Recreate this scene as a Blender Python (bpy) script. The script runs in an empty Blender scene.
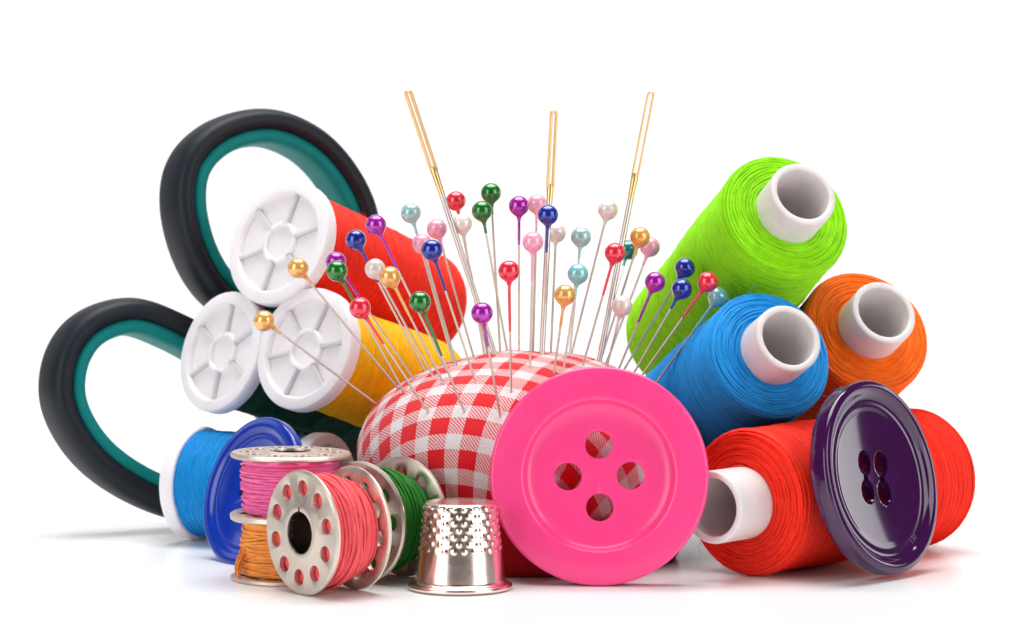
import bpy, bmesh, math, random
from mathutils import Vector, Matrix, noise
random.seed(7)
PI = math.pi
S = bpy.context.scene
COL = S.collection
S.unit_settings.system = 'METRIC'
S.unit_settings.scale_length = 0.01          # one unit is one centimetre

# ------------------------------------------------------------------ camera
W, H = 1024, 641
LENS = 100.0
F = LENS / 36.0 * W
PITCH = math.radians(3.0)
D0 = 48.0
VD = Vector((0, math.cos(PITCH), -math.sin(PITCH)))
VU = Vector((0, math.sin(PITCH), math.cos(PITCH)))
VX = Vector((1, 0, 0))
# the foot of the big pink button stands at the origin row of the floor
_yc = -(586 - 320.5) / F * D0
CAM = -(VU * _yc + VD * D0)
CAM.x = 0.0

def ray(px, py):
    return VD + VX * ((px - 512) / F) - VU * ((py - 320.5) / F)

def at(px, py, Y):
    d = ray(px, py)
    return CAM + d * ((Y - CAM.y) / d.y)

def cmpp(p):                                  # centimetres per pixel at a point
    return (p - CAM).dot(VD) / F

def axis_dir(px, py, theta, phi):
    """direction that leans theta from the line of sight, towards phi in the picture plane"""
    v = -ray(px, py).normalized()
    r = (VX - v * v.dot(VX)).normalized()
    u = v.cross(r)
    t, f = math.radians(theta), math.radians(phi)
    return (r * math.cos(f) + u * math.sin(f)) * math.sin(t) + v * math.cos(t)

def basis(origin, n, roll=0.0):
    n = n.normalized()
    up = Vector((0, 0, 1)) if abs(n.z) < 0.95 else Vector((0, 1, 0))
    x = up.cross(n).normalized()
    y = n.cross(x)
    M = Matrix((x, y, n)).transposed().to_4x4()
    M.translation = origin
    return M @ Matrix.Rotation(roll, 4, 'Z')

# ------------------------------------------------------------------ mesh builder
class MB:
    def __init__(self):
        self.v, self.f, self.m = [], [], []
    def add(self, verts, faces, mi=0):
        o = len(self.v)
        self.v += [tuple(p) for p in verts]
        self.f += [tuple(i + o for i in q) for q in faces]
        self.m += [mi] * len(faces)
    def lathe(self, prof, n=64, mi=0, closed=False):
        vs, fs = [], []
        k = len(prof)
        for i in range(n):
            a = 2 * PI * i / n
            c, s = math.cos(a), math.sin(a)
            for r, z in prof:
                vs.append((r * c, r * s, z))
        for i in range(n):
            j = (i + 1) % n
            for t in range(k if closed else k - 1):
                t2 = (t + 1) % k
                fs.append((i * k + t, j * k + t, j * k + t2, i * k + t2))
        self.add(vs, fs, mi)
    def tube(self, pts, rad, sides=6, closed=False, mi=0, caps=True):
        pts = [Vector(p) for p in pts]
        n = len(pts)
        vs, fs = [], []
        ref = None
        for i, p in enumerate(pts):
            a = pts[(i - 1) % n] if (closed or i > 0) else p
            b = pts[(i + 1) % n] if (closed or i < n - 1) else p
            t = (b - a)
            t = t.normalized() if t.length > 1e-9 else Vector((0, 0, 1))
            if ref is None:
                ref = t.orthogonal().normalized()
            x = (ref - t * ref.dot(t))
            x = x.normalized() if x.length > 1e-6 else t.orthogonal().normalized()
            ref = x
            y = t.cross(x)
            r = rad(i / (n - 1)) if callable(rad) else rad
            for k in range(sides):
                q = 2 * PI * k / sides
                vs.append(p + x * (r * math.cos(q)) + y * (r * math.sin(q)))
        for i in range(n if closed else n - 1):
            j = (i + 1) % n
            for k in range(sides):
                l = (k + 1) % sides
                fs.append((i * sides + k, i * sides + l, j * sides + l, j * sides + k))
        if caps and not closed:
            fs.append(tuple(range(sides))[::-1])
            fs.append(tuple((n - 1) * sides + k for k in range(sides)))
        self.add(vs, fs, mi)
    def box(self, x0, x1, y0, y1, z0, z1, M=None, mi=0):
        vs = [Vector((x, y, z)) for x in (x0, x1) for y in (y0, y1) for z in (z0, z1)]
        if M: vs = [M @ p for p in vs]
        self.add(vs, [(0, 1, 3, 2), (4, 6, 7, 5), (0, 4, 5, 1), (2, 3, 7, 6), (0, 2, 6, 4), (1, 5, 7, 3)], mi)
    def mesh(self, name, mats, angle=35, fix=True):
        me = bpy.data.meshes.new(name)
        me.from_pydata(self.v, [], self.f)
        for m in mats: me.materials.append(m)
        me.polygons.foreach_set('material_index', self.m)
        if fix:
            bm = bmesh.new(); bm.from_mesh(me)
            bmesh.ops.recalc_face_normals(bm, faces=bm.faces)
            bm.to_mesh(me); bm.free()
        smooth(me, angle)
        return me

def smooth(me, angle=35):
    me.polygons.foreach_set('use_smooth', [True] * len(me.polygons))
    if angle:
        me.set_sharp_from_angle(angle=math.radians(angle))
    me.update()

def link(name, me, parent=None, M=None):
    o = bpy.data.objects.new(name, me)
    COL.objects.link(o)
    if parent is not None:
        o.parent = parent
    if M is not None:
        o.matrix_local = M
    return o

def tag(o, label, cat, group=None):
    o['label'] = label; o['category'] = cat
    if group: o['group'] = group
    return o

def thing(name, M, label, cat, group=None):
    o = bpy.data.objects.new(name, None)
    o.empty_display_size = 0.3
    COL.objects.link(o)
    o.matrix_world = M
    return tag(o, label, cat, group)

def cut(me, cutters, name, mats, angle=35, bevel=0.0):
    """boolean-cut a mesh with cutter meshes and hand the result back as a mesh"""
    base = bpy.data.objects.new('tmp', me); COL.objects.link(base)
    obs = []
    for c in cutters:
        o = bpy.data.objects.new('tmp_cut', c); COL.objects.link(o); obs.append(o)
        md = base.modifiers.new('b', 'BOOLEAN'); md.operation = 'DIFFERENCE'; md.object = o; md.solver = 'EXACT'
    if bevel:
        md = base.modifiers.new('v', 'BEVEL'); md.width = bevel; md.segments = 2; md.limit_method = 'ANGLE'; md.angle_limit = math.radians(55)
    dg = bpy.context.evaluated_depsgraph_get(); dg.update()
    out = bpy.data.meshes.new_from_object(base.evaluated_get(dg))
    out.name = name
    for o in obs + [base]: bpy.data.objects.remove(o)
    out.materials.clear()
    for m in mats: out.materials.append(m)
    smooth(out, angle)
    return out

def cyl(r, z0, z1, x=0, y=0, n=32, sx=1.0, sy=1.0):
    mb = MB()
    vs = [(x + sx * r * math.cos(2 * PI * i / n), y + sy * r * math.sin(2 * PI * i / n), z) for z in (z0, z1) for i in range(n)]
    fs = [(i, (i + 1) % n, n + (i + 1) % n, n + i) for i in range(n)] + [tuple(range(n))[::-1], tuple(range(n, 2 * n))]
    mb.add(vs, fs)
    return mb.mesh('cutter', [], 0)

# ------------------------------------------------------------------ materials
def newmat(name):
    m = bpy.data.materials.new(name); m.use_nodes = True
    nt = m.node_tree; b = nt.nodes['Principled BSDF']
    return m, nt, b

def setin(b, **kw):
    for k, v in kw.items():
        k = k.replace('_', ' ')
        b.inputs[k].default_value = v

def rgb(r, g, b): return (r, g, b, 1.0)

def vary(nt, b, col, scale, amt, stretch=(1, 1, 1), bump=0.0, detail=4.0):
    """noise variation of a base colour and, if asked, of the surface"""
    tc = nt.nodes.new('ShaderNodeTexCoord'); mp = nt.nodes.new('ShaderNodeMapping')
    mp.inputs['Scale'].default_value = stretch
    nz = nt.nodes.new('ShaderNodeTexNoise'); nz.inputs['Scale'].default_value = scale; nz.inputs['Detail'].default_value = detail
    nt.links.new(tc.outputs['Object'], mp.inputs['Vector']); nt.links.new(mp.outputs['Vector'], nz.inputs['Vector'])
    rp = nt.nodes.new('ShaderNodeValToRGB')
    lo = tuple(max(0, c * (1 - amt)) for c in col[:3]); hi = tuple(min(1, c * (1 + amt)) for c in col[:3])
    rp.color_ramp.elements[0].position = .3; rp.color_ramp.elements[0].color = (*lo, 1)
    rp.color_ramp.elements[1].position = .7; rp.color_ramp.elements[1].color = (*hi, 1)
    nt.links.new(nz.outputs['Fac'], rp.inputs['Fac']); nt.links.new(rp.outputs['Color'], b.inputs['Base Color'])
    if bump:
        bp = nt.nodes.new('ShaderNodeBump'); bp.inputs['Strength'].default_value = bump; bp.inputs['Distance'].default_value = .02
        nt.links.new(nz.outputs['Fac'], bp.inputs['Height']); nt.links.new(bp.outputs['Normal'], b.inputs['Normal'])
    return nz

def thread_mat(name, col, amt=.12):
    m, nt, b = newmat(name)
    setin(b, Roughness=.62, Sheen_Weight=.05, Sheen_Roughness=.4)
    b.inputs['Specular IOR Level'].default_value = .22
    vary(nt, b, col, 5.0, amt, (1, 1, 4), bump=.12, detail=6)
    return m

def plastic(name, col, rough=.25, coat=0.0, sss=0.0, amt=.04, bump=.0):
    m, nt, b = newmat(name)
    setin(b, Roughness=rough, Coat_Weight=coat, Coat_Roughness=.06)
    if sss:
        setin(b, Subsurface_Weight=sss, Subsurface_Scale=.15)
        b.inputs['Subsurface Radius'].default_value = (1, .9, .9)
    vary(nt, b, col, 2.2, amt, bump=bump)
    return m

def metal(name, col, rough, amt=.08, scale=14, bump=0.04):
    m, nt, b = newmat(name)
    setin(b, Metallic=1.0, Roughness=rough)
    nz = vary(nt, b, col, scale, amt, bump=bump)
    mr = nt.nodes.new('ShaderNodeMapRange')
    mr.inputs['To Min'].default_value = rough * .7; mr.inputs['To Max'].default_value = rough * 1.4
    nt.links.new(nz.outputs['Fac'], mr.inputs['Value']); nt.links.new(mr.outputs['Result'], b.inputs['Roughness'])
    return m

def pearl(name, col, metallic=.35):
    m, nt, b = newmat(name)
    setin(b, Metallic=metallic, Roughness=.2, Coat_Weight=1.0, Coat_Roughness=.03)
    vary(nt, b, col, 6.0, .08)
    return m

# ------------------------------------------------------------------ floor and backdrop
def setting():
    m, nt, b = newmat('white acrylic')
    setin(b, Roughness=.27)
    b.inputs['Specular IOR Level'].default_value = .4
    vary(nt, b, (.90, .90, .90), .15, .01)
    mb = MB()
    mb.add([(-58, -40, 0), (58, -40, 0), (95, 70, 0), (-95, 70, 0)], [(0, 1, 2, 3)])
    o = link('floor', mb.mesh('floor', [m], fix=False)); o['kind'] = 'structure'
    o['label'] = 'glossy white table surface'
    m2, nt, b = newmat('white paper sweep')
    setin(b, Roughness=.9)
    vary(nt, b, (.92, .92, .92), .2, .01)
    mb = MB()
    prof = [(70, 0)]
    for i in range(1, 17):
        a = PI / 2 * i / 16
        prof.append((70 + 40 * math.sin(a), 40 - 40 * math.cos(a)))
    prof.append((110, 130))
    vs = []
    for y, z in prof: vs += [(-95, y, z), (95, y, z)]
    mb.add(vs, [(2 * i, 2 * i + 1, 2 * i + 3, 2 * i + 2) for i in range(len(prof) - 1)])
    o = link('backdrop', mb.mesh('backdrop', [m2], 60, fix=False)); o['kind'] = 'structure'
    o['label'] = 'plain white studio backdrop'
setting()

# ------------------------------------------------------------------ thread strands
def strand(mb, R, z0, z1, pitch, rs, seg=40, wob=.3, phase=0.0, sides=5, rj=.012):
    """one long thread wound round the axis from z0 to z1; R is the radius as a function of z"""
    turns = abs(z1 - z0) / pitch
    n = int(turns * seg)
    pts = []
    k1, k2, k3 = random.uniform(2, 4), random.uniform(5, 8), random.uniform(.13, .31)
    p1, p2 = random.uniform(0, 6), random.uniform(0, 6)
    for i in range(n + 1):
        t = i / n
        a = phase + 2 * PI * turns * t
        turn = turns * t
        z = z0 + (z1 - z0) * t
        z += pitch * wob * (math.sin(a * k3 + p1) + .6 * math.sin(a * 1.37 + p2) + .5 * math.sin(turn * 2.39))
        z = min(max(z, min(z0, z1)), max(z0, z1))
        r = R(z) + rj * (math.sin(turn * 2.1 + p2) + .6 * math.sin(a * .73 + p1))
        pts.append((r * math.cos(a), r * math.sin(a), z))
    mb.tube(pts, rs, sides)

def end_rings(mb, zf, r0, r1, pitch, rs, seg=44, wave=.045, sign=1):
    """the wound end of a thread spool: turns lying over one another, slightly off centre"""
    turns = (r1 - r0) / pitch
    n = int(turns * seg)
    p = random.uniform(0, 6); p2 = random.uniform(0, 6)
    pts = []
    for i in range(n + 1):
        t = i / n
        a = sign * 2 * PI * turns * t + p
        r = r0 + (r1 - r0) * t + wave * math.sin(a * 1.618 + p2) + .4 * wave * math.sin(a * 3.7 + p)
        r = min(max(r, r0), r1)
        z = zf(r) + .018 * math.sin(a * 2.63 + p2)
        pts.append((r * math.cos(a), r * math.sin(a), z))
    mb.tube(pts, rs, 5)

def fuzz(mb, n, fn, ln=.25, rad=.0035):
    """a few loose fibres standing off a thread surface; fn gives a point and an outward direction"""
    for _ in range(n):
        p, d = fn()
        t = Vector((random.gauss(0, 1), random.gauss(0, 1), random.gauss(0, 1)))
        t = (t - d * t.dot(d)).normalized()
        L = ln * random.uniform(.4, 1.2)
        lift = random.uniform(.1, .3)
        pts = [p + t * (L * s) + d * (L * lift * math.sin(PI * s) + .01 * s) for s in (0, .25, .5, .75, 1)]
        mb.tube(pts, rad, 3, caps=False)

# ------------------------------------------------------------------ big thread spools on white tubes (right side)
M_TUBE = plastic('white spool tube', (.74, .69, .68), .35, sss=.15, amt=.05, bump=.02)

def big_spool(px, py, Y, A, theta, phi, L, col, label, tube_len=.75, n=None, tube_r=.625, name='thread_spool', roll=0, lift=None):
    p = at(px, py, Y)
    R = A * cmpp(p)
    n = n if n is not None else axis_dir(px, py, theta, phi)
    if lift is not None: p.z = lift(R)
    root = thing(name, basis(p, n, roll), label, 'thread spool', 'thread spools with white tubes')
    tm = thread_mat('thread ' + label.split()[0], col)
    er = .20
    def Rz(z):
        e = min(-z, z + L)
        if e < er:
            q = 1 - max(e, 0) / er
            return R - .16 * (1 - math.sqrt(max(0, 1 - q * q)))
        return R * (1 + .012 * math.sin(z * 2.3)) - .006
    def zf(r):
        q = (r - tube_r) / (R - tube_r)
        return .05 * (1 - q) ** 2 - .09 * q ** 4
    mb = MB()
    prof = [(tube_r - .02, zf(tube_r))]
    for i in range(1, 9):
        r = tube_r + (R - .16 - tube_r) * i / 8
        prof.append((r, zf(r) - .003))
    for i in range(0, 29):
        z = -er * .45 - (L - er * .9) * i / 28
        prof.append((Rz(z) - .004, z))
    prof.append((R - .2, -L)); prof.append((tube_r - .02, -L - .02))
    mb.lathe(prof, 72)
    strand(mb, lambda z: Rz(z) - .012, -.03, -L + .02, .042, .024, 40, .22, rj=.004)
    strand(mb, lambda z: Rz(z) + .004, -.06, -L + .05, .31, .014, 44, .25, 1.0, rj=.004)
    strand(mb, lambda z: Rz(z) + .004, -L + .05, -.06, .43, .014, 44, .25, 2.0, rj=.004)
    for s, w in ((1, .028), (-1, .045), (1, .02)):
        end_rings(mb, lambda r: zf(r) - .005, tube_r + .01, R - .05, .046, .021, 44, w, s)
    def fn():
        a = random.uniform(0, 2 * PI)
        if random.random() < .4:
            r = random.uniform(tube_r + .1, R); return Vector((r * math.cos(a), r * math.sin(a), zf(r))), Vector((0, 0, 1))
        z = random.uniform(-L, -.02)
        return Vector((R * math.cos(a), R * math.sin(a), z)), Vector((math.cos(a), math.sin(a), 0))
    fuzz(mb, 70, fn, .28)
    link('thread', mb.mesh('thread', [tm], 60), root)
    mb = MB()
    ro, ri, zt, zb = tube_r, tube_r * .80, tube_len, -L - .35
    prof = [(ro * .99, zb), (ro, 0), (ro * 1.0, zt - .05), (ro * .985, zt - .015), (ro - .03, zt), (ri + .03, zt), (ri + .008, zt - .015), (ri, zt - .05), (ri * .98, zb)]
    mb.lathe(prof, 72, closed=True)
    link('tube', mb.mesh('tube', [M_TUBE], 50), root)
    return root

big_spool(787, 214, 4.0, 68, 37, 51, 5.4, (.29, .74, .003), 'lime green thread spool on top of the pile at the right', tube_len=.78)
big_spool(771, 353, 2.8, 67, 34, 40, 5.2, (.012, .31, .75), 'bright blue thread spool lying above the red spool at the right', tube_len=.74)
big_spool(868, 330, 5.0, 67, 36, 48, 5.0, (.98, .16, .004), 'orange thread spool with white tube, furthest right in the picture', tube_len=.76)
a_ = math.radians(41)
big_spool(745, 506, 1.1, 74, 0, 0, 5.5, (.92, .026, .008), 'red thread spool with open white tube lying behind the purple button',
          tube_len=.95, n=Vector((-math.sin(a_), -math.cos(a_), 0)), lift=lambda R: R + .01)

# ------------------------------------------------------------------ spools with white spoked ends (left side)
M_FLANGE = plastic('milky white plastic', (.87, .825, .85), .38, sss=.5, amt=.03)

def flange_mesh(R):
    mb = MB()
    d = -.12
    prof = [(.0005, d), (.31, d), (.32, -.05), (.335, -.035), (.385, -.035), (.40, -.05), (.41, d), (.775 * R, d), (.80 * R, -.025), (.82 * R, 0),
            (.955 * R, 0), (.985 * R, -.012), (R, -.05), (R, -.26), (.985 * R, -.295), (.955 * R, -.31), (.35, -.31), (.0005, -.31)]
    mb.lathe(prof, 96)
    for k in range(6):
        M = Matrix.Rotation(2 * PI * k / 6 + .2, 4, 'Z')
        mb.box(.37, .81 * R, -.045, .045, d - .02, -.06, M); mb.box(.37, .81 * R, -.03, .03, d - .01, -.045, M)
    return mb.mesh('flange', [M_FLANGE], 40)

def flanged_spool(px, py, Y, A, theta, phi, L, Rt, col, label, far_flange=False, n=None, roll=0.0, lift=None):
    p = at(px, py, Y)
    R = A * cmpp(p)
    n = n if n is not None else axis_dir(px, py, theta, phi)
    if lift is not None: p.z = lift(R)
    root = thing('flanged_spool', basis(p, n, roll), label, 'thread spool', 'thread spools with white spoked ends')
    tm = thread_mat('thread ' + label.split()[0], col, .16)
    er = .45 if not far_flange else .02
    zn, zz = -.30, -L
    def Rz(z):
        e = z - zz
        r = Rt * (1 + .015 * math.sin(z * 1.7))
        if e < er:
            q = 1 - max(e, 0) / er
            r -= (.38 if not far_flange else 0) * (1 - math.sqrt(max(0, 1 - q * q)))
        return r
    mb = MB()
    prof = [(.2, zn)] + [(Rz(zn + (zz - zn) * i / 40) - .004, zn + (zz - zn) * i / 40) for i in range(41)] + [(.2, zz)]
    mb.lathe(prof, 72)
    strand(mb, lambda z: Rz(z) - .012, zn - .01, zz + .01, .040, .023, 40, .22, rj=.004)
    strand(mb, lambda z: Rz(z) + .004, zn - .01, zz + .01, .33, .014, 44, .25, 1.0, rj=.004)
    strand(mb, lambda z: Rz(z) + .002, zz + .01, zn - .01, .47, .014, 44, .25, 3.0, rj=.004)
    def fn():
        a = random.uniform(0, 2 * PI); z = random.uniform(zz, zn)
        return Vector((Rt * math.cos(a), Rt * math.sin(a), z)), Vector((math.cos(a), math.sin(a), 0))
    fuzz(mb, 50, fn, .28)
    link('thread', mb.mesh('thread', [tm], 60), root)
    fm = flange_mesh(R)
    link('flange', fm, root)
    if far_flange:
        link('flange', fm, root, Matrix.Translation((0, 0, -L - .30)) @ Matrix.Rotation(PI, 4, 'X'))
    else:
        mb = MB()
        mb.lathe([(.2, zz + .1), (.42, zz + .02), (.44, zz - .05), (.42, zz - .12), (.3, zz - .14), (.28, zz - .05), (.0005, zz - .05)], 48)
        link('core_end', mb.mesh('core_end', [M_FLANGE], 40), root)
    return root

flanged_spool(277, 241, 5.8, 65, 46, 155, 4.7, 1.13, (.92, .026, .008), 'red thread spool with white spoked end, topmost of the left pile', roll=.15)
flanged_spool(219, 351, 6.2, 62, 53, 163, 4.0, 1.00, (.0, .055, .028), 'dark green thread spool, its white spoked end furthest left', roll=.35)
flanged_spool(303, 348, 4.7, 63, 45, 160, 3.9, 1.02, (.98, .50, .0), 'yellow orange thread spool with white spoked end below the red spool', roll=.0)
# the blue spool on the floor: its far end points left and away
_n = Vector((.875, -.48, 0)).normalized()
flanged_spool(327, 489, 4.7, 58, 0, 0, 2.75, .985, (.005, .27, .66), 'sky blue thread spool lying on the floor behind the dark blue button', far_flange=True, n=_n, lift=lambda R: R + .01)

# ------------------------------------------------------------------ scissors
def scissors():
    yaw, lean = math.radians(30), math.radians(6)
    n = Vector((math.sin(yaw) * math.cos(lean), -math.cos(yaw) * math.cos(lean), math.sin(lean))).normalized()
    o = at(265, 215, 9.0)
    def onp(px, py):
        d = ray(px, py)
        return CAM + d * ((o - CAM).dot(n) / d.dot(n))
    piv = onp(415, 447)
    Mw = basis(piv, n)
    inv = Mw.inverted()
    root = thing('scissors', Mw, 'pair of scissors with dark grip handles lined in teal behind the left spools', 'scissors')
    dark = plastic('dark rubber grip', (.006, .009, .016), .5, amt=.15, bump=.03)
    dark.node_tree.nodes['Principled BSDF'].inputs['Specular IOR Level'].default_value = .3
    teal = plastic('teal plastic', (.002, .21, .20), .5, amt=.06)
    teal.node_tree.nodes['Principled BSDF'].inputs['Specular IOR Level'].default_value = .15
    steel = metal('blade steel', (.7, .7, .7), .2)
    def spline(pts, m=10):
        out, k = [], len(pts)
        for i in range(k):
            p0, p1, p2, p3 = pts[i - 1], pts[i], pts[(i + 1) % k], pts[(i + 2) % k]
            for j in range(m):
                t = j / m
                out.append(.5 * ((2 * p1) + (p2 - p0) * t + (2 * p0 - 5 * p1 + 4 * p2 - p3) * t * t + (3 * p1 - p0 - 3 * p2 + p3) * t ** 3))
        return out
    def sweep(path, prof, mi_fn, mb):
        """closed path in the blade plane; prof is a list of (outward, along normal)"""
        k, q = len(path), len(prof)
        c = sum(path, Vector()) / k
        vs, fs = [], []
        for i in range(k):
            t = (path[(i + 1) % k] - path[i - 1]).normalized()
            out = t.cross(Vector((0, 0, 1)))
            if out.dot(path[i] - c) < 0: out = -out
            for a, b in prof: vs.append(path[i] + out * a + Vector((0, 0, b)))
        for i in range(k):
            j = (i + 1) % k
            for s in range(q):
                s2 = (s + 1) % q
                fs.append((i * q + s, j * q + s, j * q + s2, i * q + s2))
        mb.add(vs, fs)
    def superell(a0, a1, hw, e=2.6, m=24):
        """rounded section between a0 (inner) and a1 (outer), half width hw"""
        r = []
        for i in range(m):
            q = 2 * PI * i / m
            c, s = math.cos(q), math.sin(q)
            r.append(((a0 + a1) / 2 + (a1 - a0) / 2 * math.copysign(abs(c) ** (2 / e), c), hw * math.copysign(abs(s) ** (2 / e), s)))
        return r
    loops = [
        [(181, 204), (188, 165), (217, 138), (260, 129), (301, 144), (332, 175), (352, 216), (352, 258), (335, 292), (300, 314), (255, 314), (216, 290), (192, 252)],
        [(64, 392), (70, 355), (92, 328), (130, 317), (172, 331), (214, 355), (262, 392), (292, 428), (290, 462), (262, 488), (222, 500), (180, 500), (138, 484), (100, 458), (75, 426)],
    ]
    shank_from = [(330, 290), (285, 455)]
    for li, pts in enumerate(loops):
        path = spline([inv @ onp(*p) for p in pts])
        zoff = .1 if li == 0 else -.1
        path = [Vector((p.x, p.y, zoff)) for p in path]
        mb = MB()
        sweep(path, superell(-.13, .38, .57, 2.5), None, mb)
        a = inv @ onp(*shank_from[li]); a.z = zoff
        b = Vector((0, 0, zoff))
        dirv = (b - a).normalized()
        pts2 = [a + (b + dirv * .5 - a) * (i / 8) for i in range(9)]
        mb.tube(pts2, lambda t: .42 - .12 * t, 14)
        h = link('handle', mb.mesh('handle', [dark], 60), root)
        mb = MB()
        sweep(path, superell(-.35, -.02, .48, 3.6), None, mb)
        link('grip_liner', mb.mesh('grip_liner', [teal], 60), h)
        # blade beyond the pivot
        bl = MB()
        L = 5.0
        ang = math.radians(-3 if li == 0 else 5)
        hx = .12 if li == 0 else -.12
        top = [(-.8, .30), (0, .38), (L * .5, .30), (L, .02)]
        bot = [(-.8, -.30), (0, -.34), (L * .5, -.22), (L, -.02)]
        R2 = Matrix.Rotation(ang, 4, 'Z')
        vs, m = [], len(top)
        for z in (hx - .05, hx + .05):
            for x, y in top: vs.append(R2 @ Vector((x, y, z)))
            for x, y in bot: vs.append(R2 @ Vector((x, y, z)))
        fs = []
        for i in range(m - 1):
            fs += [(i, i + 1, m + i + 1, m + i), (2 * m + i, 3 * m + i, 3 * m + i + 1, 2 * m + i + 1),
                   (i, 2 * m + i, 2 * m + i + 1, i + 1), (m + i, m + i + 1, 3 * m + i + 1, 3 * m + i)]
        fs += [(0, m, 3 * m, 2 * m), (m - 1, 3 * m - 1, 4 * m - 1, 2 * m - 1)]
        bl.add(vs, fs)
        link('blade', bl.mesh('blade', [steel], 30), root)
    mb = MB()
    mb.lathe([(.0005, .30), (.16, .29), (.20, .25), (.20, -.25), (.0005, -.27)], 32)
    link('pivot_screw', mb.mesh('pivot_screw', [steel], 30), root)
scissors()

# ------------------------------------------------------------------ pincushion
CUC = at(524, 462, 3.72)
CUA, CUB = 3.04, 1.87
CUC.z = CUB
def cushion():
    m, nt, b = newmat('red and white gingham cotton')
    setin(b, Roughness=.8, Sheen_Weight=.2)
    b.inputs['Specular IOR Level'].default_value = .2
    N, Lk = nt.nodes.new, nt.links.new
    uv = N('ShaderNodeUVMap'); uv.uv_map = 'cloth'
    sp = N('ShaderNodeSeparateXYZ'); Lk(uv.outputs['UV'], sp.inputs[0])
    nz = N('ShaderNodeTexNoise'); nz.inputs['Scale'].default_value = 5; nz.inputs['Detail'].default_value = 2
    Lk(uv.outputs['UV'], nz.inputs['Vector'])
    sn = N('ShaderNodeSeparateColor'); Lk(nz.outputs['Color'], sn.inputs[0])
    def M(op, a, c=None, d=None):
        k = N('ShaderNodeMath'); k.operation = op
        for i, x in enumerate((a, c, d)):
            if x is None: continue
            if isinstance(x, (int, float)): k.inputs[i].default_value = x
            else: Lk(x, k.inputs[i])
        return k.outputs[0]
    u = M('ADD', sp.outputs[0], M('MULTIPLY', sn.outputs[0], .03))
    v = M('ADD', sp.outputs[1], M('MULTIPLY', sn.outputs[1], .03))
    P = .605
    su = M('LESS_THAN', M('FRACT', M('DIVIDE', u, P)), .545)
    sv = M('LESS_THAN', M('FRACT', M('DIVIDE', v, P)), .545)
    th = .0162
    tu, tv = M('DIVIDE', u, th), M('DIVIDE', v, th)
    iu, iv = M('FLOOR', tu), M('FLOOR', tv)
    tw = M('LESS_THAN', M('FRACT', M('DIVIDE', M('ADD', iu, iv), 4.0)), .5)   # twill: which thread lies on top
    mix = N('ShaderNodeMix'); mix.data_type = 'FLOAT'
    Lk(tw, mix.inputs[0]); Lk(su, mix.inputs[2]); Lk(sv, mix.inputs[3])
    red = N('ShaderNodeMix'); red.data_type = 'RGBA'
    av = M('MULTIPLY', M('ADD', su, sv), .5)
    Lk(M('ADD', M('MULTIPLY', mix.outputs[0], .72), M('MULTIPLY', av, .28)), red.inputs[0])
    red.inputs[6].default_value = (.74, .67, .67, 1); red.inputs[7].default_value = (.72, .004, .013, 1)
    # each thread a little lighter or darker
    wn = N('ShaderNodeTexWhiteNoise'); wn.noise_dimensions = '2D'
    cb = N('ShaderNodeCombineXYZ'); Lk(iu, cb.inputs[0]); Lk(iv, cb.inputs[1]); Lk(cb.outputs[0], wn.inputs['Vector'])
    hs = N('ShaderNodeHueSaturation')
    Lk(M('ADD', M('MULTIPLY', wn.outputs['Value'], .22), .89), hs.inputs['Value'])
    Lk(red.outputs[2], hs.inputs['Color']); Lk(hs.outputs[0], b.inputs['Base Color'])
    hu = M('ABSOLUTE', M('SUBTRACT', M('FRACT', tu), .5)); hv = M('ABSOLUTE', M('SUBTRACT', M('FRACT', tv), .5))
    hm = N('ShaderNodeMix'); hm.data_type = 'FLOAT'
    Lk(tw, hm.inputs[0]); Lk(hu, hm.inputs[2]); Lk(hv, hm.inputs[3])
    bp = N('ShaderNodeBump'); bp.invert = True; bp.inputs['Strength'].default_value = .5; bp.inputs['Distance'].default_value = .012
    Lk(hm.outputs[0], bp.inputs['Height']); Lk(bp.outputs[0], b.inputs['Normal'])
    n, k = 280, 170
    mb = MB(); uvs = []
    vs, fs = [], []
    # arc length from the top along the profile
    prof, s, last = [], 0, None
    for j in range(k + 1):
        th_ = PI * j / k
        r, z = CUA * (math.sin(th_) if th_ < PI / 2 else max(0, math.sin(th_)) ** .6), CUB * math.cos(th_)
        z = max(z, -CUB * .985)
        if last: s += math.hypot(r - last[0], z - last[1])
        last = (r, z); prof.append((r, z, s))
    for i in range(n):
        a = 2 * PI * i / n
        for r, z, s in prof:
            p = Vector((r * math.cos(a), r * math.sin(a), z))
            d = .035 * noise.noise(p * .9) + .012 * noise.noise(p * 3)
            for e in DENTS:
                dd = (p - e).length_squared
                if dd < .09: d -= .045 * math.exp(-dd / .012) - .012 * math.exp(-dd / .05)
            q = p + p.normalized() * d
            vs.append(q)
            x, y = s * math.cos(a + .42), s * math.sin(a + .42)
            uvs.append((x / 1.22 + .49, y + .24))
    m1 = k + 1
    for i in range(n):
        j = (i + 1) % n
        for t in range(k): fs.append((i * m1 + t, i * m1 + t + 1, j * m1 + t + 1, j * m1 + t))
    me = bpy.data.meshes.new('pincushion')
    me.from_pydata([tuple(p) for p in vs], [], fs)
    lay = me.uv_layers.new(name='cloth')
    for lp in me.loops: lay.data[lp.index].uv = uvs[lp.vertex_index]
    me.materials.append(m); smooth(me, 0)
    o = link('pincushion', me); o.location = CUC
    tag(o, 'round red and white gingham pincushion full of pins', 'pincushion')
    bm_, nt2, b2 = newmat('plain red cotton')
    setin(b2, Roughness=.85, Sheen_Weight=.1); b2.inputs['Specular IOR Level'].default_value = .15
    vary(nt2, b2, (.40, .006, .012), 26, .2, bump=.5)
    mb = MB()
    mb.lathe([(.0005, -CUB + .004), (2.66, -CUB + .004), (2.76, -CUB + .03), (2.83, -CUB + .14), (2.95, -1.25), (2.99, -1.05), (3.0, -.98), (2.97, -.93), (2.6, -.90)], 128)
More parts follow.
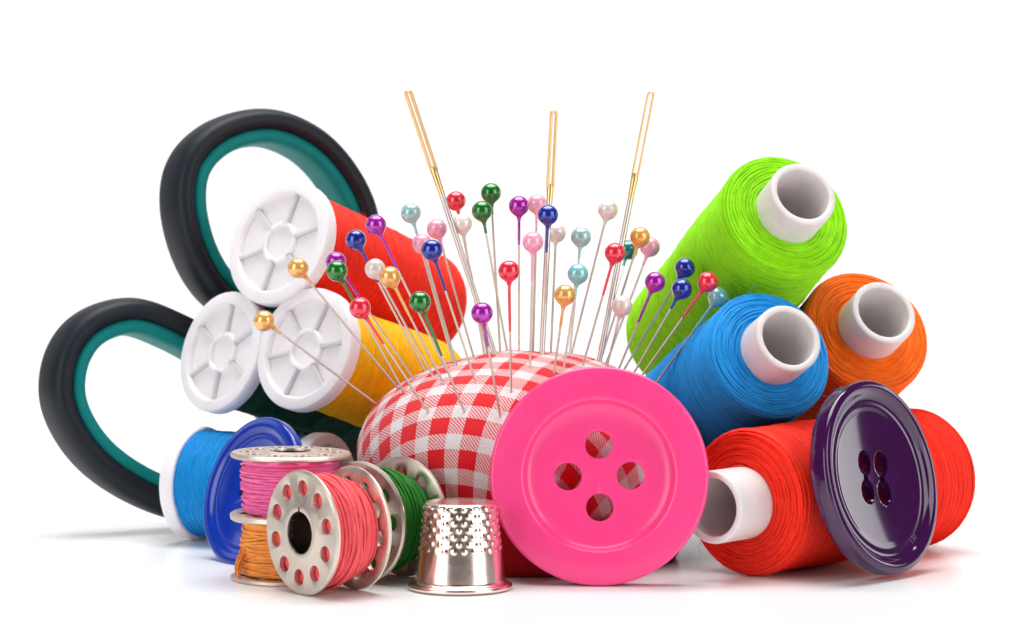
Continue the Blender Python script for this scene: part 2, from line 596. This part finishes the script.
    link('base', mb.mesh('base', [bm_], 50), o)
def cushion_hit(px, py):
    d = ray(px, py)
    q = CAM - CUC
    sx = Vector((1 / CUA, 1 / CUA, 1 / CUB))
    d2 = Vector((d.x * sx.x, d.y * sx.y, d.z * sx.z)); q2 = Vector((q.x * sx.x, q.y * sx.y, q.z * sx.z))
    A, B, C = d2.dot(d2), 2 * d2.dot(q2), q2.dot(q2) - 1
    disc = B * B - 4 * A * C
    if disc < 0: return None
    return CAM + d * ((-B - math.sqrt(disc)) / (2 * A))

def stick(hx, hy, ex, ey):
    """where a pin that seems to run from head pixel to entry pixel goes into the cushion"""
    for k in range(0, 160):
        t = 1 + k * .01
        p = cushion_hit(hx + (ex - hx) * t, hy + (ey - hy) * t)
        if p: return p
    return at(ex, ey, CUC.y)

# ------------------------------------------------------------------ pins
PC = {
    'gold': ((.90, .48, .13), .35), 'green': ((.004, .17, .014), .3), 'purple': ((.42, .012, .40), .4), 'blue': ((.008, .026, .32), .35),
    'white': ((.86, .74, .68), .1), 'red': ((.86, .022, .055), .25), 'grey': ((.38, .60, .60), .2), 'pink': ((.95, .40, .54), .1),
    'aqua': ((.26, .62, .64), .2), 'teal': ((.015, .26, .25), .3), 'orange': ((.95, .42, .10), .3),
}
PM = {k: pearl('pearl ' + k, c, mt) for k, (c, mt) in PC.items()}
M_PIN = metal('pin steel', (.68, .57, .50), .36, scale=.8, bump=0)
PINLEN, PINR = 3.7, .0205
def head_mesh():
    mb = MB()
    r = .187
    prof = [(.0005, r)]
    for i in range(1, 25):
        a = PI * i / 30
        prof.append((r * math.sin(a), r * math.cos(a)))
    prof += [(.070, -.182), (.048, -.20), (.036, -.235), (PINR + .004, -.29)]
    mb.lathe(prof, 40)
    return mb.mesh('pin_head', [PM['gold']], 0)
def shaft_mesh(paint):
    mb = MB()
    prof = [(PINR + .006, -.1), (PINR + .006, -.34 - paint * .7), (PINR + .001, -.34 - paint), (PINR, -.35 - paint), (PINR, -PINLEN + .4), (.002, -PINLEN)]
    n = 14; k = len(prof)
    mb.lathe(prof[:3], n, 1); mb.lathe(prof[2:], n, 0)
    return mb.mesh('pin_shaft', [M_PIN, PM['gold']], 60)
HEAD = head_mesh()
SHAFTS = {}
GP = 'ball-headed pins in the pincushion'
PINS = [
    # head, entry, colour, painted length, extra depth of head, label
    (264, 321, 375, 403, 'gold', .05, -.6, 'gold ball pin leaning furthest left, in front of the yellow spool end'),
    (298, 268, 396, 386, 'gold', .05, -.3, 'gold ball pin over the lower edge of the red spool end'),
    (337, 271, 404, 392, 'green', .5, -.2, 'green ball pin directly in front of a purple ball, against the red spool'),
    (336, 262, 413, 378, 'purple', .7, .5, 'purple ball pin mostly hidden behind a green ball'),
    (356, 240, 425, 371, 'blue', .7, .1, 'blue ball pin against the red spool, just left of a purple ball'),
    (376, 225, 447, 371, 'purple', .8, .5, 'purple ball pin at the top edge of the left red spool'),
    (375, 269, 432, 374, 'white', .1, .6, 'cream ball pin partly behind a gold ball on the left side'),
    (390, 277, 443, 382, 'gold', .6, .0, 'gold ball pin with orange shaft in front of a cream ball'),
    (360, 308, 428, 412, 'red', .55, -.3, 'red ball pin lowest on the left, below the green and purple pair'),
    (420, 302, 464, 411, 'green', .9, -.3, 'green ball pin with green shaft, lowest of the green pins'),
    (432, 250, 475, 380, 'blue', .55, .0, 'blue ball pin in front of two pink balls'),
    (482, 313, 500, 415, 'purple', .35, -.4, 'purple ball pin standing lowest, at the front of the cushion'),
    (509, 271, 511, 391, 'red', .95, -.1, 'red ball pin upright in the middle of the cushion front'),
    (422, 244, 456, 364, 'pink', .1, .9, 'pink ball pin directly behind a blue ball'),
    (437, 229, 473, 355, 'pink', .2, .8, 'pink ball pin just above a blue ball, left of the cream one'),
    (411, 213, 452, 358, 'grey', .1, .9, 'pale blue ball pin highest on the left, above the red spool'),
    (456, 201, 487, 352, 'red', .1, 1.6, 'red ball pin half hidden by the left gold-eyed needle'),
    (462, 224, 484, 353, 'white', .1, .3, 'cream ball pin in front of the left gold-eyed needle'),
    (482, 211, 507, 350, 'green', .1, .2, 'green ball pin just below the topmost green ball'),
    (491, 193, 500, 350, 'green', .1, .7, 'topmost green ball pin, highest of all the pins'),
    (519, 206, 519, 350, 'purple', .5, .4, 'purple ball pin high in the middle, left of a needle'),
    (537, 204, 533, 351, 'pink', .1, 1.5, 'pink ball pin between a purple ball and the middle needle'),
    (533, 242, 530, 367, 'pink', .5, .2, 'pink ball pin left of the middle needle, lower of two'),
    (548, 215, 543, 352, 'blue', .45, -.1, 'blue ball pin in front of the middle needle'),
    (556, 233, 551, 350, 'white', .1, 1.2, 'cream ball pin just right of the middle needle, partly hidden'),
    (581, 237, 570, 352, 'grey', .1, .7, 'grey blue ball pin above an aqua ball'),
    (578, 274, 564, 366, 'aqua', .1, .4, 'aqua ball pin just above a gold ball in the middle'),
    (565, 295, 554, 372, 'gold', .35, .1, 'gold ball pin short above the top of the pink button'),
    (608, 210, 572, 352, 'white', .05, .8, 'cream ball pin tallest at the right, left of a needle'),
    (615, 253, 583, 365, 'red', .6, .2, 'red ball pin in front of the right needle'),
    (628, 250, 596, 360, 'teal', .1, 1.8, 'dark teal ball pin almost hidden behind a red ball'),
    (640, 237, 600, 362, 'orange', .1, .6, 'orange gold ball pin right of the right needle'),
    (650, 247, 606, 364, 'pink', .1, 1.2, 'pink ball pin behind the orange gold ball'),
    (622, 306, 607, 366, 'white', .15, .0, 'cream ball pin low above the pink button'),
    (655, 282, 620, 366, 'purple', .6, .1, 'purple ball pin in front of the lime green spool'),
    (685, 268, 625, 368, 'blue', .1, .6, 'upper of two touching blue ball pins on the green spool'),
    (682, 289, 635, 371, 'blue', .1, .1, 'lower of two touching blue ball pins on the green spool'),
    (708, 282, 642, 375, 'red', .6, .0, 'red ball pin leaning right next to the two blue balls'),
    (718, 297, 657, 382, 'aqua', .6, .4, 'aqua ball pin leaning furthest right, over the blue spool'),
]
DENTS = [stick(p[0], p[1], p[2], p[3]) - CUC for p in PINS] + [stick(*p) - CUC for p in ((408, 92, 494, 352), (554, 112, 542, 353), (651, 93, 599, 362))]
cushion()
for hx, hy, ex, ey, c, paint, dy, label in PINS:
    e = stick(hx, hy, ex, ey)
    h = at(hx, hy, e.y + dy)
    paint = round(paint * .75, 3)
    root = thing('ball_pin', basis(h, (h - e)), label, 'pin', GP)
    if paint not in SHAFTS: SHAFTS[paint] = shaft_mesh(paint)
    o = link('pin_head', HEAD, root); o.material_slots[0].link = 'OBJECT'; o.material_slots[0].material = PM[c]
    o = link('pin_shaft', SHAFTS[paint], root); o.material_slots[1].link = 'OBJECT'; o.material_slots[1].material = PM[c]

# ------------------------------------------------------------------ needles
M_GOLD = metal('gold plated eye', (.92, .60, .27), .36, scale=1.5, bump=0)
M_STEEL = metal('needle steel', (.72, .63, .57), .34, scale=1, bump=0)
def needle(tx, ty, ex, ey, eye_px, gold_px, dy, roll, band, label):
    e = stick(tx, ty, ex, ey)
    h = at(tx, ty, e.y + dy)
    nn = (h - e).normalized(); x0 = Vector((math.cos(roll), math.sin(roll), 0)); xx = (x0 - nn * nn.dot(x0)).normalized()
    Mn = Matrix((xx, nn.cross(xx), nn)).transposed().to_4x4(); Mn.translation = h
    root = thing('needle', Mn, label, 'needle', 'gold-eyed needles in the pincushion')
    k = (h - e).length / math.hypot(ex - tx, ey - ty)
    Le, Lg = eye_px * k, gold_px * k
    # eye: a flat long ring
    mb = MB()
    pts = []
    hw = .056
    for i in range(40):
        q = 2 * PI * i / 40
        s, c = math.sin(q), math.cos(q)
        t = (1 - c) / 2
        z = .02 - (Le + .02) * t
        wdt = hw * min(1, (abs(s) * 2.6)) ** .55
        pts.append((math.copysign(wdt, s), 0, z))
    mb.tube(pts, band, 10, closed=True)
    mb.tube([(0, 0, -Le + .10 - (Lg - Le + .10) * i / 8) for i in range(9)], lambda t: .070 - .016 * t if t > .12 else .05, 14)
    link('needle_eye', mb.mesh('needle_eye', [M_GOLD], 50), root)
    mb = MB()
    Ln = 7.2
    mb.tube([(0, 0, -Lg), (0, 0, -Lg - .6), (0, 0, -Ln + 1.2), (0, 0, -Ln)], lambda t: .054 if t < .5 else (.045 if t < .9 else .004), 14)
    link('needle_shaft', mb.mesh('needle_shaft', [M_STEEL], 50), root)
needle(408, 92, 494, 352, 84, 108, .8, .55, .034, 'gold-eyed needle leaning left, leftmost of the three needles')
needle(554, 112, 542, 353, 78, 90, .9, .6, .031, 'gold-eyed needle standing nearly upright in the middle')
needle(651, 93, 599, 362, 88, 108, .9, -.45, .021, 'gold-eyed needle leaning right, rightmost of the three needles')

# ------------------------------------------------------------------ buttons
def button_base(R, T, lip, well, dome=.03, n=128, foot=.15):
    """profile of a button: back at z=-T, face near z=0, a well inside the lip"""
    e = .07
    prof = [(.0005, -T), (R - foot, -T)]
    for i in range(0, 7):
        a = PI / 2 * i / 6
        prof.append((R - foot + foot * math.sin(a), -T + foot * .8 - foot * .8 * math.cos(a)))
    for i in range(0, 9):
        a = PI / 2 * i / 8
        prof.append((R - e + e * math.cos(a), -e + e * math.sin(a)))
    return prof

# big pink button, leaning on the pincushion
def pink_button():
    m = plastic('glossy pink plastic', (.95, .055, .25), .32, coat=.25, amt=.03, bump=.015)
    R, T = 1.855, .46
    prof = button_base(R, T, 0, 0)
    prof += [(1.72, .012), (1.55, .03), (1.40, .038), (1.33, .036), (1.295, .026), (1.275, .004), (1.26, -.035), (1.24, -.075), (1.21, -.105), (1.16, -.13), (1.08, -.15), (.95, -.168), (.8, -.18), (.6, -.188), (.3, -.192), (.0005, -.193)]
    mb = MB(); mb.lathe(prof, 144)
    me = mb.mesh('button', [m], 0)
    cutters = [cyl(.235, -1, 1, .53 * math.cos(a), .53 * math.sin(a), 40) for a in (.02, PI / 2 + .02, PI + .02, 1.5 * PI + .02)]
    me = cut(me, cutters, 'button', [m], 40, .018)
    el, az = math.radians(8.5), math.radians(-3)
    n = Vector((math.sin(az) * math.cos(el), -math.cos(az) * math.cos(el), math.sin(el)))
    p = at(599, 477, .16)
    p.z = R * math.cos(el) + .02
    o = link('button', me); o.matrix_world = basis(p, n)
    tag(o, 'large pink four-hole button standing in front of the pincushion', 'button', 'sewing buttons')
pink_button()

def purple_button():
    m = plastic('glossy dark purple plastic', (.040, .0035, .052), .09, coat=.3, amt=.15)
    p = at(884, 476, 1.05)
    R = 98 * cmpp(p)
    T = .48
    prof = button_base(R, T, 0, 0, foot=.30)
    # narrow rounded lip, then a well with a small step and a dished floor
    prof += [(R * .945, .012), (R * .915, .003), (R * .885, -.02), (R * .86, -.06), (R * .835, -.10), (R * .81, -.118), (R * .78, -.122), (R * .75, -.115), (R * .725, -.12)]
    prof += [(R * .70 * q, -.135 - .075 * (1 - q * q)) for q in [1 - k / 18 for k in range(18)]] + [(.0005, -.21)]
    mb = MB(); mb.lathe(prof, 144)
    me = mb.mesh('button', [m], 0)
    q = .25
    cutters = [cyl(.205, -1, 1, sx * q, sy * q, 32, .95, 1.1) for sx in (-1, 1) for sy in (-1, 1)]
    me = cut(me, cutters, 'button', [m], 40, .02)
    # the slots that join each pair of holes
    def slot(x):
        b_ = MB(); b_.box(x - .07, x + .07, -q, q, -.45, 1)
        return b_.mesh('cutter', [], 0)
    me = cut(me, [slot(-q), slot(q)], 'button', [m], 40)
    n = axis_dir(886, 479, 57, 11)
    o = link('button', me); o.matrix_world = basis(p, n, -.12)
    tag(o, 'dark purple four-hole button leaning on the red spool at the right', 'button', 'sewing buttons')
    # tiny raised figures on the lip
    cu = bpy.data.curves.new('mark', 'FONT'); cu.body = '130'; cu.size = .145; cu.extrude = .006; cu.align_x = 'CENTER'; cu.align_y = 'CENTER'
    t = bpy.data.objects.new('tmp', cu); COL.objects.link(t)
    dg = bpy.context.evaluated_depsgraph_get(); dg.update()
    tm = bpy.data.meshes.new_from_object(t.evaluated_get(dg)); bpy.data.objects.remove(t)
    tm.name = 'size_mark'; tm.materials.clear(); tm.materials.append(plastic('worn lettering', (.11, .08, .14), .4))
    a = math.radians(-52)
    link('size_mark', tm, o, Matrix.Translation((R * .80 * math.cos(a), R * .80 * math.sin(a), -.112)) @ Matrix.Rotation(a + PI / 2, 4, 'Z') @ Matrix.Rotation(-.15, 4, 'X'))
purple_button()

def blue_button():
    m = plastic('glossy royal blue plastic', (.003, .032, .36), .2, coat=.3, amt=.1)
    p = at(249, 491, 2.85)
    R = 77 * cmpp(p)
    prof = button_base(R, .26, 0, 0, foot=.12)
    prof += [(R * .93, .01), (R * .87, .005), (R * .83, -.02), (R * .80, -.05), (R * .76, -.06), (R * .73, -.05), (R * .70, -.06), (R * .64, -.11), (R * .5, -.14), (.0005, -.15)]
    mb = MB(); mb.lathe(prof, 120)
    me = mb.mesh('button', [m], 0)
    q = .25
    me = cut(me, [cyl(.15, -1, 1, sx * q, sy * q, 28) for sx in (-1, 1) for sy in (-1, 1)], 'button', [m], 40, .015)
    n = axis_dir(253, 490, 55, 164)
    o = link('button', me); o.matrix_world = basis(p, n, PI / 4)
    tag(o, 'royal blue four-hole button leaning on the blue spool behind the bobbins', 'button', 'sewing buttons')
blue_button()

# ------------------------------------------------------------------ metal bobbins
M_NICKEL = metal('nickel plate', (.68, .59, .51), .40, amt=.06, scale=5, bump=.02)
BR, BH = 1.035, .55
def bobbin_flange():
    mb = MB()
    t = .045
    prof = [(.0005, -t), (BR - .03, -t), (BR, -t * .5), (BR, t * .3), (BR - .035, t), (.50, t), (.46, t + .025), (.40, t + .025), (.0005, t + .02)]
    mb.lathe(prof, 120)
    me = mb.mesh('flange', [M_NICKEL], 0)
    cs = [cyl(.135, -1, 1, .745 * math.cos(2 * PI * (k + .3) / 10), .745 * math.sin(2 * PI * (k + .3) / 10), 28) for k in range(10)]
    cs.append(cyl(.355, -1, 1, 0, 0, 48))
    b_ = MB(); b_.box(-.03, .03, .30, .44, -1, 1); cs.append(b_.mesh('cutter', [], 0))
    return cut(me, cs, 'flange', [M_NICKEL], 40, .01)
BF = bobbin_flange()
mb = MB(); mb.lathe([(.40, -BH), (.40, BH), (.355, BH), (.355, -BH)], 48, closed=True)
BC = mb.mesh('core', [metal('shade-darkened core steel', (.16, .13, .11), .4)], 40)  # core colour darkened to stand for the shade inside the hollow tube
def bobbin(M, col, Rt, label, bulge=.03, loose=False, pitch=.055, drop=0.0):
    root = thing('bobbin', M, label, 'bobbin', 'metal bobbins wound with thread')
    link('flange', BF, root, Matrix.Translation((0, 0, BH - .03)))
    link('flange', BF, root, Matrix.Translation((0, 0, -BH + .03)) @ Matrix.Rotation(PI, 4, 'X'))
    link('core', BC, root)
    tm = thread_mat('bobbin thread ' + label.split()[0], col, .2)
    h = BH - .09
    def Rz(z): return Rt + bulge * (1 - (z / h) ** 2) + .012 * math.sin(z * 9) - drop * max(0, (.15 - z) / (h + .15)) ** 1.6
    mb = MB()
    mb.lathe([(.38, -h)] + [(Rz(-h + 2 * h * i / 16) - .03, -h + 2 * h * i / 16) for i in range(17)] + [(.38, h)], 64)
    strand(mb, lambda z: Rz(z) - .02, -h + .02, h - .02, pitch * .85, .026, 48, .4, sides=6, rj=.012)
    strand(mb, lambda z: Rz(z) + .012, h - .03, -h + .03, pitch * 2.3, .022, 48, .8, 1.3, sides=6, rj=.012)
    strand(mb, lambda z: Rz(z) + .02, -h + .05, h - .05, pitch * 4.7, .021, 48, .7, 3.3, sides=6, rj=.012)
    def fn():
        a = random.uniform(0, 2 * PI); z = random.uniform(-h, h)
        return Vector((Rt * math.cos(a), Rt * math.sin(a), z)), Vector((math.cos(a), math.sin(a), 0))
    fuzz(mb, 60, fn, .16, .004)
    if loose:
        for k in range(9):
            a = PI + random.uniform(-.35, .1)
            p = Vector((Rt * math.cos(a), Rt * math.sin(a), random.uniform(-.22, .02)))
            pts = [p + Vector((-.035 * s, -.02 * s, -.01 * s * s + .02 * math.sin(s * 1.5 + k))) for s in range(0, 7)]
            mb.tube(pts, .014, 5)
    link('thread', mb.mesh('thread', [tm], 60), root)
    return root
base = at(291, 579.5, .9)
SB = Matrix.Translation((base.x, .9, BH + .005))
bobbin(SB @ Matrix.Rotation(.4, 4, 'Z'), (.92, .32, .06), .80, 'metal bobbin of orange thread, underneath the pink one', loose=True)
bobbin(Matrix.Translation((base.x + .0, .9, 3 * BH - .03)) @ Matrix.Rotation(1.1, 4, 'Z') @ Matrix.Rotation(.012, 4, 'X'), (.92, .15, .38), .80, 'metal bobbin of bright pink thread stacked on the orange one', pitch=.05)
# coral bobbin lying on its rim in front
def lying(px, Y, theta_world, col, Rt, label, roll, pitch=.055, drop=0.0):
    a = math.radians(theta_world)
    n = Vector((-math.sin(a), -math.cos(a), 0))
    p = at(px, 533, Y); p.z = BR + .005
    c = p - n * (BH - .03)
    return bobbin(basis(c, n, roll), col, Rt, label, pitch=pitch, drop=drop)
lying(303, -1.05, 51, (.95, .11, .13), .89, 'metal bobbin of coral red thread lying on its rim in front', .05, .05, .16)
lying(361, .38, 41, (.012, .17, .012), .84, 'metal bobbin of green thread between the coral bobbin and thimble', .5, .05, .14)

# ------------------------------------------------------------------ thimble
def thimble():
    m = metal('thimble silver', (.88, .73, .65), .22, amt=.05, scale=4, bump=.01)
    Hh, R0, R1 = 1.49, .775, .61
    prof = []
    def rad(z):
        t = z / Hh
        r = R0 + (R1 - R0) * t
        return r
    n = 336
    # rim bead, wall, rounded shoulder, slightly domed top
    pr = [(.80, .0), (.86, .01), (.885, .045), (.875, .085), (.83, .11), (.80, .115), (.785, .135)]
    zs = [.16 + (Hh - .30) * i / 150 for i in range(151)]
    pr += [(rad(z), z) for z in zs]
    zc = zs[-1]; rc = rad(zc)
    for i in range(1, 13):
        a = PI / 2 * i / 12
        pr.append((rc - .10 + .10 * math.cos(a), zc + .12 * math.sin(a)))
    for r in (.46, .42, .36, .3, .2, .1, .0005): pr.append((r, zc + .12 + .03 * (1 - (r / .48) ** 2)))
    rows, per = 7, 26
    z_lo, z_hi = .70, Hh - .10
    vs, fs = [], []
    k = len(pr)
    for i in range(n):
        a = 2 * PI * i / n
        for j, (r, z) in enumerate(pr):
            d = 0.0
            if .6 < z < Hh + .0 and r > .5:
                for rw in range(rows):
                    zz = z_lo + (z_hi - z_lo) * rw / (rows - 1)
                    if abs(z - zz) > .09: continue
                    st = 2 * PI / per
                    off = (rw % 2) * st / 2
                    da = ((a - off + st / 2) % st) - st / 2
                    q = math.hypot(da * r, z - zz) / .060
                    if q < 1: d = .0075 * (1 + math.cos(PI * q))
                    elif q < 1.35: d = max(d, 0)
            rr = r + d
            vs.append((rr * math.cos(a), rr * math.sin(a), z))
    for i in range(n):
        j = (i + 1) % n
        for t in range(k - 1): fs.append((i * k + t, j * k + t, j * k + t + 1, i * k + t + 1))
    mb = MB(); mb.add(vs, fs)
    o = link('thimble', mb.mesh('thimble', [m], 0))
    p = at(460, 588, -.25)
    o.location = (p.x, -.3, .004)
    tag(o, 'small silver metal thimble with knobbly top in front of the pincushion', 'thimble')
thimble()

# ------------------------------------------------------------------ light
w = bpy.data.worlds.new('World'); S.world = w; w.use_nodes = True
w.node_tree.nodes['Background'].inputs[0].default_value = (1, 1, 1, 1)
w.node_tree.nodes['Background'].inputs[1].default_value = .06

def area(name, loc, target, sx, sy, radiance, col=(1, 1, 1)):
    d = bpy.data.lights.new(name, 'AREA'); d.shape = 'RECTANGLE'; d.size = sx; d.size_y = sy
    d.energy = radiance * PI * sx * sy; d.color = col
    o = bpy.data.objects.new(name, d); COL.objects.link(o)
    o.location = loc
    o.rotation_euler = (Vector(target) - Vector(loc)).to_track_quat('-Z', 'Y').to_euler()
area('softbox left', (-38, -32, 19.5), (0, 2, 2), 30, 40, 3.2)
area('softbox right', (39, -28, 19.5), (0, 2, 2), 30, 40, 3.2)
area('softbox top', (0, 6, 62), (0, 3, 0), 50, 40, 5.6)
area('added fill rear left', (-54, 30, 24), (-4, 4, 1), 22, 30, 1.0)  # unseen fill light, added to lift the floor shadow by the scissors handle
area('softbox rear right', (58, 30, 12), (5, 2, 2), 19, 22, 2.8)
area('background lamp', (0, 30, 95), (0, 95, 30), 120, 30, 9.0)

# ------------------------------------------------------------------ camera and colour
cd = bpy.data.cameras.new('camera'); cam = bpy.data.objects.new('camera', cd); COL.objects.link(cam)
cam.location = CAM
cam.rotation_euler = (PI / 2 - PITCH, 0, 0)
cd.lens = LENS; cd.sensor_width = 36; cd.clip_start = 1; cd.clip_end = 1000
cd.dof.use_dof = True
cd.dof.focus_distance = 49.0
cd.dof.aperture_fstop = .05 / .13
S.camera = cam
S.view_settings.view_transform = 'Standard'
S.view_settings.look = 'None'
S.view_settings.exposure = 0
S.view_settings.gamma = 1
S.cycles.max_bounces = 8
